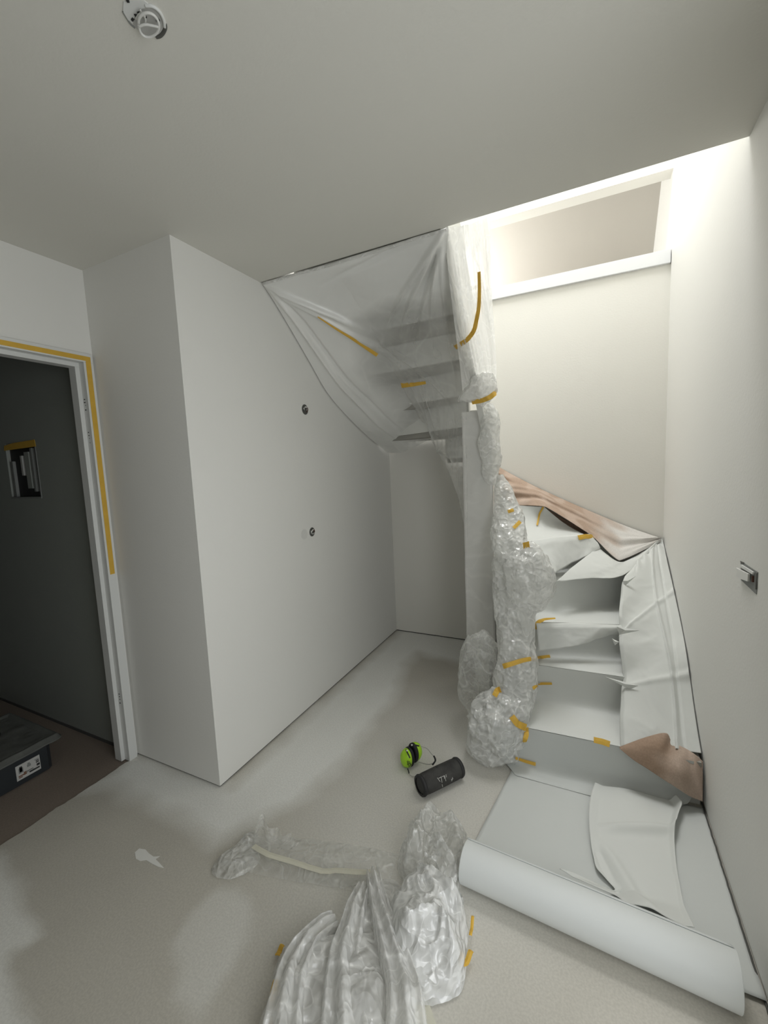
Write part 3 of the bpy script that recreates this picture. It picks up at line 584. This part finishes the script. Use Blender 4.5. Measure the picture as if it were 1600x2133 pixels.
rail = surf('plastic_sheet', film('railing film', .60, .95, 5, (2.2, .8, .8), (.95, .95, .92), bump=.25, bscale=5), 80, 120, displaced(rs, rdp))
tag(rail, 'brightly lit milky plastic hanging over the upper railing at the ceiling opening', 'plastic sheet')
# ---------------------------------------------------------------- bags and wraps
def blob(name, m, c, r, label, cat, group=None, seed=1, amp=.16, sc=4.0, nu=72, nv=48, squash=None, axis=None):
    c = V(c); r = V(r)
    def f(u, v):
        a = u * 6.28318; b = (v - .5) * 3.13; d = V((math.cos(b) * math.cos(a), math.cos(b) * math.sin(a), math.sin(b)))
        k = 1 + amp * .5 * rnd(d, 1.6, seed) * 2 + amp * .42 * crump(d, .33, seed)
        p = V((d.x * r.x, d.y * r.y, d.z * r.z)) * k
        if squash: p = squash(p, d)
        return c + p
    o = surf(name, m, nu, nv, f, wrapu=True); return tag(o, label, cat, group)
bags = []
def nofloor(c): 
    def s(p, d):
        if p.z + c[2] < .004: p.z = .004 - c[2]
        return p
    return s
c1 = at(1100, 1208, 'y', 2.42); bags.append(blob('plastic_bag', M['filmb'], c1, (.135, .13, .19), 'large puffed clear plastic bag on the inner side of the fourth step', 'plastic bag', None, 2, .22))
c2 = at(1030, 1518, 'y', 2.10); bags.append(blob('plastic_bag', M['filmb'], c2, (.145, .13, .185), 'round gathered clear plastic bag around the foot of the stair string', 'plastic bag', None, 5, .26, squash=nofloor(c2)))
c3 = at(1004, 1410, 'y', 2.36); bags.append(blob('plastic_bag', M['film'], c3, (.135, .13, .26), 'loose clear plastic bulging left at the bottom of the wrapped post', 'plastic bag', None, 8, .22))
c4 = at(1004, 810, 'y', 2.48)
def tail(p, d):
    k = max(0, -d.x - .15) * max(0, .6 - abs(d.z + .3)); return p + V((-.13, 0, -.06)) * k
bags.append(blob('plastic_bag', M['filmw'], c4, (.082, .075, .088), 'crumpled plastic hood on top of the wrapped post', 'plastic bag', None, 11, .20, squash=tail))
def loft(name, m, rows, label, cat, seed, nu=56, nv=90, amp=.25):
    P = [(at(x, y, 'y', yy), r) for x, y, yy, r in rows]
    def f(u, v):
        c = spl([p for p, _ in P], v); r = spl([(q, 0, 0) for _, q in P], v).x; a = u * 6.28318
        d = V((math.cos(a), math.sin(a), .0)); q = c + d * r
        k = 1 + amp * rnd(q, 7, seed) + amp * .5 * crump((q.x, q.y, q.z * 1.0), 1.5, seed)
        p = c + d * r * k; p.z = max(p.z + .02 * rnd(q, 9, seed + 3), .004); return p
    return tag(surf(name, m, nu, nv, f, wrapu=True), label, cat)
bags.append(loft('plastic_wrap', M['filmb'], [(1042, 985, 2.70, .02), (1050, 1030, 2.66, .055), (1058, 1075, 2.62, .085), (1062, 1120, 2.55, .095), (1068, 1180, 2.48, .10), (1070, 1250, 2.42, .11), (1075, 1310, 2.34, .10), (1075, 1370, 2.28, .105), (1070, 1430, 2.22, .11), (1062, 1490, 2.16, .10), (1070, 1545, 2.12, .06)],
                 'crumpled clear plastic wrapped down the inner string of the lower flight', 'plastic wrap', 3))
bags.append(loft('plastic_wrap', M['filmb'], [(1012, 845, 2.66, .045), (1022, 880, 2.68, .06), (1020, 920, 2.68, .065), (1022, 960, 2.69, .06), (1022, 990, 2.69, .05), (1030, 1010, 2.69, .03)],
                 'crumpled plastic sleeve on the upper right edge of the wrapped post', 'plastic wrap', 12, 44, 60, .22))
# thin film skin around the whole post
def skin(u, v):
    a = u * 4; z = .25 + 1.63 * v; x0, x1, y0, y1 = -.742, -.556, 2.692, 2.808
    i = int(a) % 4; f = a - int(a); cs = [(x0, y0), (x1, y0), (x1, y1), (x0, y1)]; p, q = cs[i], cs[(i + 1) % 4]
    x, y = p[0] + (q[0] - p[0]) * f, p[1] + (q[1] - p[1]) * f
    k = .004 * abs(rnd((x * 3, y * 3, z * .8), 5, 3)) + .001; cx, cyy = -.65, 2.75; d = V((x - cx, y - cyy, 0)).normalized()
    return V((x, y, z)) + d * k
skn = tag(surf('plastic_wrap', M['films'], 48, 120, skin, wrapu=True), 'smooth milky plastic wrapped tight around the tall stair post', 'plastic wrap')
trees = {'h': bvh(hsheet), 'r': bvh(rail), 'n': bvh(skn), 's': bvh(st), 'd': bvh(dr), 'fa': bvh(flA), 'fb': bvh(flB)}
for i, b in enumerate(bags): trees['b%d' % i] = bvh(b)
for k in cov: trees['c%d' % k] = bvh(cov[k])
# ---------------------------------------------------------------- tape pieces
def tape(pts, wd, label, group, keys=None, m='tape', off=.010, n=24):
    T = [trees[k] for k in (keys or trees)]; P = []
    for i in range(n + 1):
        q = lin([(*p, 0) for p in pts], i / n); h = hit(T, q.x, q.y, off)
        if h: P.append(h)
    if len(P) < 3: print('TAPE MISS', label); return
    # smooth
    co = [p for p, _ in P]; no = [q for _, q in P]
    for _ in range(3): co = [co[0]] + [(co[i - 1] + co[i] * 2 + co[i + 1]) / 4 for i in range(1, len(co) - 1)] + [co[-1]]
    bm = bmesh.new(); rows = []
    for i, p in enumerate(co):
        t = (co[min(i + 1, len(co) - 1)] - co[max(i - 1, 0)]).normalized(); view = (V((0, 0, CAMH)) - p).normalized()
        nn = (no[i] * .4 + view).normalized(); s = t.cross(nn).normalized(); tw = wd[0] + (wd[1] - wd[0]) * i / (len(co) - 1)
        rows.append([bm.verts.new(p + s * tw * k + nn * .001 * (1 - abs(k) * 2)) for k in (-.5, 0, .5)])
    for a, b in zip(rows, rows[1:]):
        for k in (0, 1): bm.faces.new((a[k], a[k + 1], b[k + 1], b[k]))
    o = link('masking_tape', bm, M[m]); s = o.modifiers.new('s', 'SOLIDIFY'); s.thickness = .0006
    tag(o, label, 'tape', group)
GU, GS = 'yellow tape on the hanging plastic', 'yellow tape bits on the stair covers'
tape([(662, 660), (700, 685), (735, 706), (786, 740)], (.006, .022), 'yellow tape strip slanting across the middle of the hanging plastic', GU, ['h'])
tape([(836, 803), (860, 801), (887, 797)], (.034, .018), 'short wide yellow tape patch low on the hanging plastic', GU, ['h'])
tape([(998, 566), (999, 600), (998, 640), (993, 665), (988, 690), (972, 710), (948, 724)], (.014, .026), 'long curved yellow tape strip on the plastic over the upper railing', GU, ['r', 'h'])
tape([(983, 838), (1005, 834), (1020, 828), (1034, 817)], (.026, .028), 'yellow tape band around the hood on the wrapped post', GU, ['b3', 'b5', 'n'])
tape([(1058, 1066), (1070, 1062)], (.02, .02), 'tiny yellow tape scrap high on the plastic beside the sixth step', GS)
tape([(1070, 1100), (1078, 1092), (1084, 1086)], (.02, .022), 'small yellow tape dab on the plastic just below the sixth step', GS)
tape([(1132, 1056), (1124, 1070), (1119, 1094)], (.012, .012), 'thin curved yellow tape hanging from the brown drape', GS)
tape([(1205, 1120), (1220, 1117), (1236, 1118)], (.032, .030), 'flat yellow tape piece on the edge of the fifth step', GS, ['fb', 'd', 'c5', 'c6'])
tape([(1090, 1137), (1103, 1134)], (.034, .036), 'small yellow tape knot gathering the large puffed bag', GS)
tape([(1115, 1310), (1122, 1295), (1135, 1290), (1157, 1288)], (.03, .01), 'yellow tape curl where plastic meets the third step', GS)
tape([(1048, 1388), (1062, 1384), (1090, 1375), (1120, 1370), (1146, 1367)], (.026, .018), 'long yellow tape strip joining plastic to the second riser', GS)
tape([(1110, 1434), (1125, 1424), (1150, 1424)], (.016, .012), 'thin yellow tape piece between the second and lowest steps', GS)
tape([(1030, 1450), (1036, 1438), (1043, 1436)], (.026, .03), 'yellow tape fold on top of the bag at the stair foot', GS)
tape([(1066, 1492), (1078, 1508), (1096, 1516)], (.03, .034), 'wide yellow tape wrapping the right shoulder of the foot bag', GS)
tape([(1096, 1516), (1097, 1530), (1092, 1546)], (.024, .022), 'short yellow tape tail dangling under the foot bag shoulder tape', GS)
tape([(1237, 1541), (1255, 1545), (1272, 1551)], (.026, .028), 'flat yellow tape on the edge of the lowest step', GS)
tape([(1074, 1579), (1095, 1586), (1116, 1592)], (.012, .016), 'dull yellow tape stub on the floor at the stair foot', GS, ['c0', 'b1', 'c1'])
# ---------------------------------------------------------------- plastic heap in the foreground
def heap(name, m, poly, ht, label, cat, seed, rings=46, segs=150, amp=.35, cx=None, sc=1.0, prof=None, thickness=0):
    P = [(*p, 0) for p in poly]; n = len(P); c = V(cx + (0,)) if cx else sum((V(p) for p in P), V((0, 0, 0))) / n
    def f(u, v):
        b = spl(P, u, True); e = v; p = c.lerp(b, e)
        p += V((rnd(p, 10, seed), rnd(p, 10, seed + 4), 0)) * .035 * (1 - e * .4)
        hh = (1 - e ** 3.0) if not prof else prof(e, p)
        z = ht * hh * (.55 + .45 * (rnd(p, 4, seed) + .6)) + ht * amp * hh ** .5 * crump(p, sc, seed) + .004
        if e > .9: z += .01 * abs(rnd(p, 30, seed))
        return V((p.x, p.y, max(z, .004)))
    o = surf(name, m, segs, rings, f, wrapu=True); return tag(o, label, cat)
hA = heap('plastic_heap', M['filmk'], [(-.60, 1.27), (-.50, 1.36), (-.42, 1.34), (-.37, 1.26), (-.34, 1.16), (-.345, 1.05), (-.40, .985), (-.48, .975), (-.55, 1.0), (-.60, 1.10), (-.62, 1.2)], .15, 'shiny crumpled clear plastic heap in the foreground, beside the paper roll', 'plastic heap', 3, amp=.5, sc=1.0)
hA2 = heap('plastic_heap', M['filmc'], [(-.64, 1.62), (-.55, 1.62), (-.46, 1.60), (-.44, 1.52), (-.44, 1.42), (-.43, 1.30), (-.50, 1.24), (-.60, 1.26), (-.66, 1.33), (-.66, 1.45), (-.69, 1.50)], .15, 'upper lobe of crumpled clear plastic, between the speaker and the foreground heap', 'plastic heap', 14, amp=.5, sc=.95)
hB = heap('plastic_heap', M['filmw'], [(-.72, 1.24), (-.64, 1.27), (-.57, 1.22), (-.55, 1.08), (-.50, .96), (-.44, .86), (-.43, .76), (-.62, .68), (-.80, .70), (-.845, .76), (-.88, .88), (-.87, .97), (-.78, 1.02), (-.745, 1.10)], .10, 'fan of milky plastic sheeting spread at the bottom of the picture', 'plastic heap', 21, amp=.30, sc=.8, cx=(-.66, .92))
# long radial folds over the fan
def fold(pxs, wpx, hts, label, seed, m='filmw'):
    C0 = [at(x, y, 'z', .05) for x, y in pxs]
    def f(u, v):
        p = spl(C0, v); t = (spl(C0, min(1, v + .02)) - spl(C0, max(0, v - .02))).normalized(); s = t.cross(V((0, 0, 1)))
        w = wpx[0] + (wpx[1] - wpx[0]) * v; a = (u - .5) * 3.1
        h = hts * math.sin(min(1, .15 + v * 2.5) * 1.57)
        q = p + s * math.sin(a) * w * .5; q.z = .06 + h * math.cos(a) * (1 + .4 * rnd(q, 12, seed)) + .010 * crump(q, 1.1, seed) + .012 * math.sin(u * 22 + seed); return V((q.x, q.y, max(q.z, .006)))
    return tag(surf('plastic_fold', M[m], 34, 60, f), label, 'plastic sheet', 'long folds of plastic sheeting over the foreground heap')
fold([(775, 1822), (790, 1900), (815, 1990), (842, 2090), (846, 2230)], (.05, .13), .06, 'long pleated plastic fold running down the middle of the foreground fan', 4)
fold([(760, 1850), (735, 1940), (720, 2040), (724, 2230)], (.05, .16), .045, 'broad pleated plastic fold left of the middle of the foreground fan', 9)
fold([(700, 1925), (650, 1970), (610, 2050), (580, 2230)], (.05, .13), .04, 'leftmost pleated plastic fold on the foreground fan', 15)
bm = bmesh.new(); g = [V(at(x, y, 'z', .004)) for x, y in ((852, 2055), (882, 2058), (910, 2140), (858, 2140))]
prism(bm, [tuple(p.xy) for p in g], .002, .010); tag(link('tape_strip', bm, M['tapep']), 'pale tape strip sticking out below the shiny plastic heap', 'tape')
for b_, k_ in ((hA, 'hA'), (hA2, 'hA2'), (hB, 'hB')): trees[k_] = bvh(b_)
GH = 'yellow tape on the foreground plastic'
def ftape(pxs, w_, label, z=.02, m='tape'):
    co = [at(x, y, 'z', z) for x, y in pxs]; bm = bmesh.new(); rows = []
    for i in range(13):
        t_ = i / 12; p = spl(co, t_); t = (spl(co, min(1, t_ + .05)) - spl(co, max(0, t_ - .05))).normalized(); s = t.cross(V((0, 0, 1))).normalized()
        p.z += .004 * math.sin(t_ * 9); rows.append([bm.verts.new(p + s * w_ * k + V((0, 0, .002 * (1 - abs(k) * 2)))) for k in (-.5, 0, .5)])
    for a, b in zip(rows, rows[1:]):
        for k in (0, 1): bm.faces.new((a[k], a[k + 1], b[k + 1], b[k]))
    o = link('masking_tape', bm, M[m]); s = o.modifiers.new('s', 'SOLIDIFY'); s.thickness = .001; return tag(o, label, 'tape', GH)
ftape([(985, 1908), (983, 1930), (980, 1950)], .010, 'yellow tape end on the right edge of the shiny plastic heap', .05)
ftape([(982, 1980), (972, 2002), (955, 2012)], .016, 'curled yellow tape at the lower right of the shiny plastic heap', .03)
ftape([(590, 1968), (582, 1980), (578, 1992)], .016, 'tiny yellow tape end peeking out left of the plastic fan')
ftape([(582, 2040), (572, 2080), (563, 2140)], .034, 'wide yellow tape strip along the lower left edge of the plastic fan', .03)
# ---------------------------------------------------------------- flat film tube with pale tape
FL = [(-1.31, 1.05), (-1.31, 1.13), (-1.29, 1.215)]; FR = [(-.66, 1.22), (-.665, 1.30), (-.68, 1.385)]
def flatf(u, v):
    a = spl([(*p, 0) for p in FL], v).lerp(spl([(*p, 0) for p in FR], v), u); a.y += .035 * math.sin(u * 3.1) * (v - .3) * .8
    z = .006 + .018 * abs(math.sin(v * 3.14)) * sm(.0, .1, u) + .006 * max(0, crump(a, .5, 3)) + .03 * sm(.22, 0, u) * abs(rnd(a, 12, 4)) * 2 * min(1, v * 4, (1 - v) * 4)
    return V((a.x, a.y, z))
ft_ = tag(surf('plastic_film', film('flat film', .10, .45, 5, bump=.5, bscale=10, rough=.2), 150, 50, flatf), 'flat length of clear film on the floor left of the foreground heap', 'plastic film')
ftape([(528, 1762), (560, 1782), (610, 1795), (670, 1812), (700, 1812), (745, 1818), (790, 1818)], .022, 'long pale tape strip lying along the flat clear film', .035, 'tapep')
def stand(u, v):
    b = at(525 + 95 * u, 1762 + 6 * u, 'z', .01); hgt = [.06, .13, .09, .055, .045, .03, .02][min(6, int(u * 7))]
    hgt = spl([(.04, 0, 0), (.135, 0, 0), (.075, 0, 0), (.055, 0, 0), (.04, 0, 0), (.02, 0, 0)], u).x
    p = b + V((0, .02 * v, hgt * v)); return p + V((.3, -1, 0)) * (.012 * crump(p, 1.4, 7) + .012 * math.sin(u * 22) * v)
tag(surf('plastic_film', M['film'], 60, 30, stand), 'upright crinkled peak of clear film behind the flat film', 'plastic film')
heap('plastic_film', M['filmc'], [(-1.34, 1.04), (-1.25, 1.02), (-1.20, 1.06), (-1.19, 1.14), (-1.24, 1.20), (-1.31, 1.23), (-1.33, 1.15)], .035, 'crumpled grey film end at the far left of the flat film', 'plastic film', 31, 24, 70, amp=.5)
# ---------------------------------------------------------------- paint splash on floor
SPP = [at(x, y, 'z', 0) for x, y in ((281, 1776), (290, 1768), (303, 1770), (310, 1778), (320, 1785), (333, 1784), (324, 1790), (332, 1798), (342, 1809), (330, 1806), (316, 1799), (305, 1792), (292, 1794), (283, 1789))]
bm = bmesh.new(); prism(bm, [tuple(p.xy) for p in SPP], .0005, .0016); tag(link('paint_splash', bm, M['wall']), 'small white paint splash on the bare floor at left', 'paint splash')
# dust line along the right wall
bm = bmesh.new()
tube(bm, [V((XR - .006 + .002 * rnd((t, 0, 0), 30), 1.30 + .86 * t, .004)) for t in [i / 50 for i in range(51)]], .0035, 5)
tag(link('baseboard_bead', bm, M['hole'], smooth=True), kind='structure')
# ---------------------------------------------------------------- speaker
spk = tag(empty('portable_speaker', (-.645, 1.80, 0)), 'black cylindrical portable speaker with white scuffs beside the earmuffs', 'speaker')
sa, sb = V((-.715, 1.715, .048)), V((-.583, 1.905, .048)); sd = (sb - sa).normalized(); sl_ = (sb - sa).length
Ms = Matrix.Translation(sa) @ sd.to_track_quat('Z', 'Y').to_matrix().to_4x4()
bm = bmesh.new(); lathe(bm, [(.040, .004), (.0455, .012), (.047, .03), (.048, sl_ * .5), (.047, sl_ - .03), (.0455, sl_ - .012), (.040, sl_ - .004)], Ms, 48); spb = link('body', bm, M['fabric'], spk, smooth=True, world=True)
for z0, z1 in ((-.004, .014), (sl_ - .014, sl_ + .004)):
    bm = bmesh.new(); lathe(bm, [(.036, z0), (.046, z0), (.0492, (z0 + z1) / 2), (.046, z1), (.036, z1)], Ms, 48, False); link('end_ring', bm, M['fabric2'], spk, smooth=True, world=True)
for z0 in (-.001, sl_ - .003):
    bm = bmesh.new(); lathe(bm, [(.034, z0), (.034, z0 + .003), (.020, z0 + .004)], Ms, 32); link('bass_cone', bm, M['black'], spk, world=True)
bm = bmesh.new(); bx(bm, -.007, .007, -.05, -.044, sl_ * .3, sl_ * .7); bm.transform(Ms); link('base_foot', bm, M['black'], spk, world=True)
# lettering strokes facing the camera, on the side of the body
def strokes(tr, segs, w_, m, parent, name, off=.0012):
    bm = bmesh.new()
    for a, b in segs:
        P = []
        for k in range(5):
            x = a[0] + (b[0] - a[0]) * k / 4; y = a[1] + (b[1] - a[1]) * k / 4; h = hit([tr], x, y, off)
            if h: P.append(h[0])
        if len(P) > 2: tube(bm, P, w_, 5)
    return link(name, bm, m, parent, world=True)
bt = bvh(spb)
strokes(bt, [((911, 1620), (917, 1628)), ((914, 1621), (919, 1619)), ((919, 1617), (921, 1630)), ((921, 1618), (925, 1616)), ((925, 1616), (926, 1622)), ((926, 1615), (929, 1627)), ((929, 1613), (930, 1619)), ((941, 1627), (943, 1619)), ((940, 1624), (944, 1622)), ((921, 1634), (922, 1639)), ((884, 1637), (886, 1638))], .0015, M['dust'], spk, 'logo')
strokes(bt, [((907, 1597), (913, 1596)), ((908, 1598), (912, 1599))], .0016, M['black'], spk, 'button')
# ---------------------------------------------------------------- earmuffs
em = tag(empty('ear_muffs', (-.78, 1.87, 0)), 'lime green ear muffs with black cushions and wire headband on the floor', 'ear muffs')
E1 = at(849, 1578, 'z', .052); ax = V((.42, .85, -.04)).normalized(); E2 = E1 + ax * .052 + V((0, 0, .01))
def cup(Cc, axd, nm):
    q = axd.to_track_quat('Z', 'Y').to_matrix().to_4x4(); Mc = Matrix.Translation(Cc) @ q @ Matrix.Diagonal((.80, 1.10, 1, 1))
    # long axis of the cup close to vertical in the picture
    bm = bmesh.new(); lathe(bm, [(.004, -.034), (.020, -.033), (.034, -.027), (.043, -.012), (.045, 0), (.042, .003)], Mc, 40); c = link('ear_cup', bm, M['lime'], em, smooth=True, world=True)
    bm = bmesh.new(); lathe(bm, [(.040, .002), (.046, .006), (.047, .014), (.042, .021), (.030, .022), (.026, .010)], Mc, 40); link('ear_cushion', bm, M['foam'], em, smooth=True, world=True)
    return c
ca = cup(E1, ax, 'a'); cb2 = cup(E2, -ax, 'b')
ct = bvh(ca)
strokes(ct, [((848, 1585), (850, 1594)), ((850, 1584), (852, 1597)), ((853, 1587), (855, 1596)), ((855, 1591), (858, 1594)), ((849, 1588), (854, 1586)), ((848, 1592), (856, 1589)), ((852, 1597), (856, 1593))], .0013, M['black'], em, 'print')
def wire(pts, nm='headband_wire', r=.0013, m='steel'):
    bm = bmesh.new(); Q = [spl(pts, i / 24) for i in range(25)]; tube(bm, Q, r, 6); return link(nm, bm, M[m], em, smooth=True, world=True)
pt = lambda x, y, z: at(x, y, 'z', z)
wire([pt(858, 1551, .10), pt(873, 1554, .09), pt(889, 1559, .08), pt(897, 1568, .075), pt(903, 1575, .07)])
wire([pt(872, 1587, .05), pt(885, 1591, .05), pt(895, 1592, .055), pt(902, 1590, .06)])
wire([pt(850, 1604, .015), pt(853, 1613, .008), pt(860, 1617, .006), pt(875, 1616, .006), pt(890, 1606, .01)])
wire([pt(904, 1575, .072), pt(907, 1584, .066), pt(901, 1593, .058)], 'headband_pad', .0045, 'foam')
wire([pt(855, 1551, .112), pt(864, 1552, .108), pt(873, 1554, .098)], 'yoke', .0038, 'black')
wire([pt(846, 1562, .108), pt(850, 1570, .104), pt(854, 1579, .092)], 'yoke', .0038, 'black')
wire([pt(849, 1601, .02), pt(851, 1606, .014), pt(852, 1611, .01)], 'yoke', .0030, 'black')
for x, y, z in ((858, 1552, .116), (848, 1563.5, .112)):
    bm = bmesh.new(); bmesh.ops.create_uvsphere(bm, u_segments=10, v_segments=8, radius=.0045); bm.transform(Matrix.Translation(pt(x, y, z))); link('rivet', bm, M['chrome'], em, smooth=True, world=True)
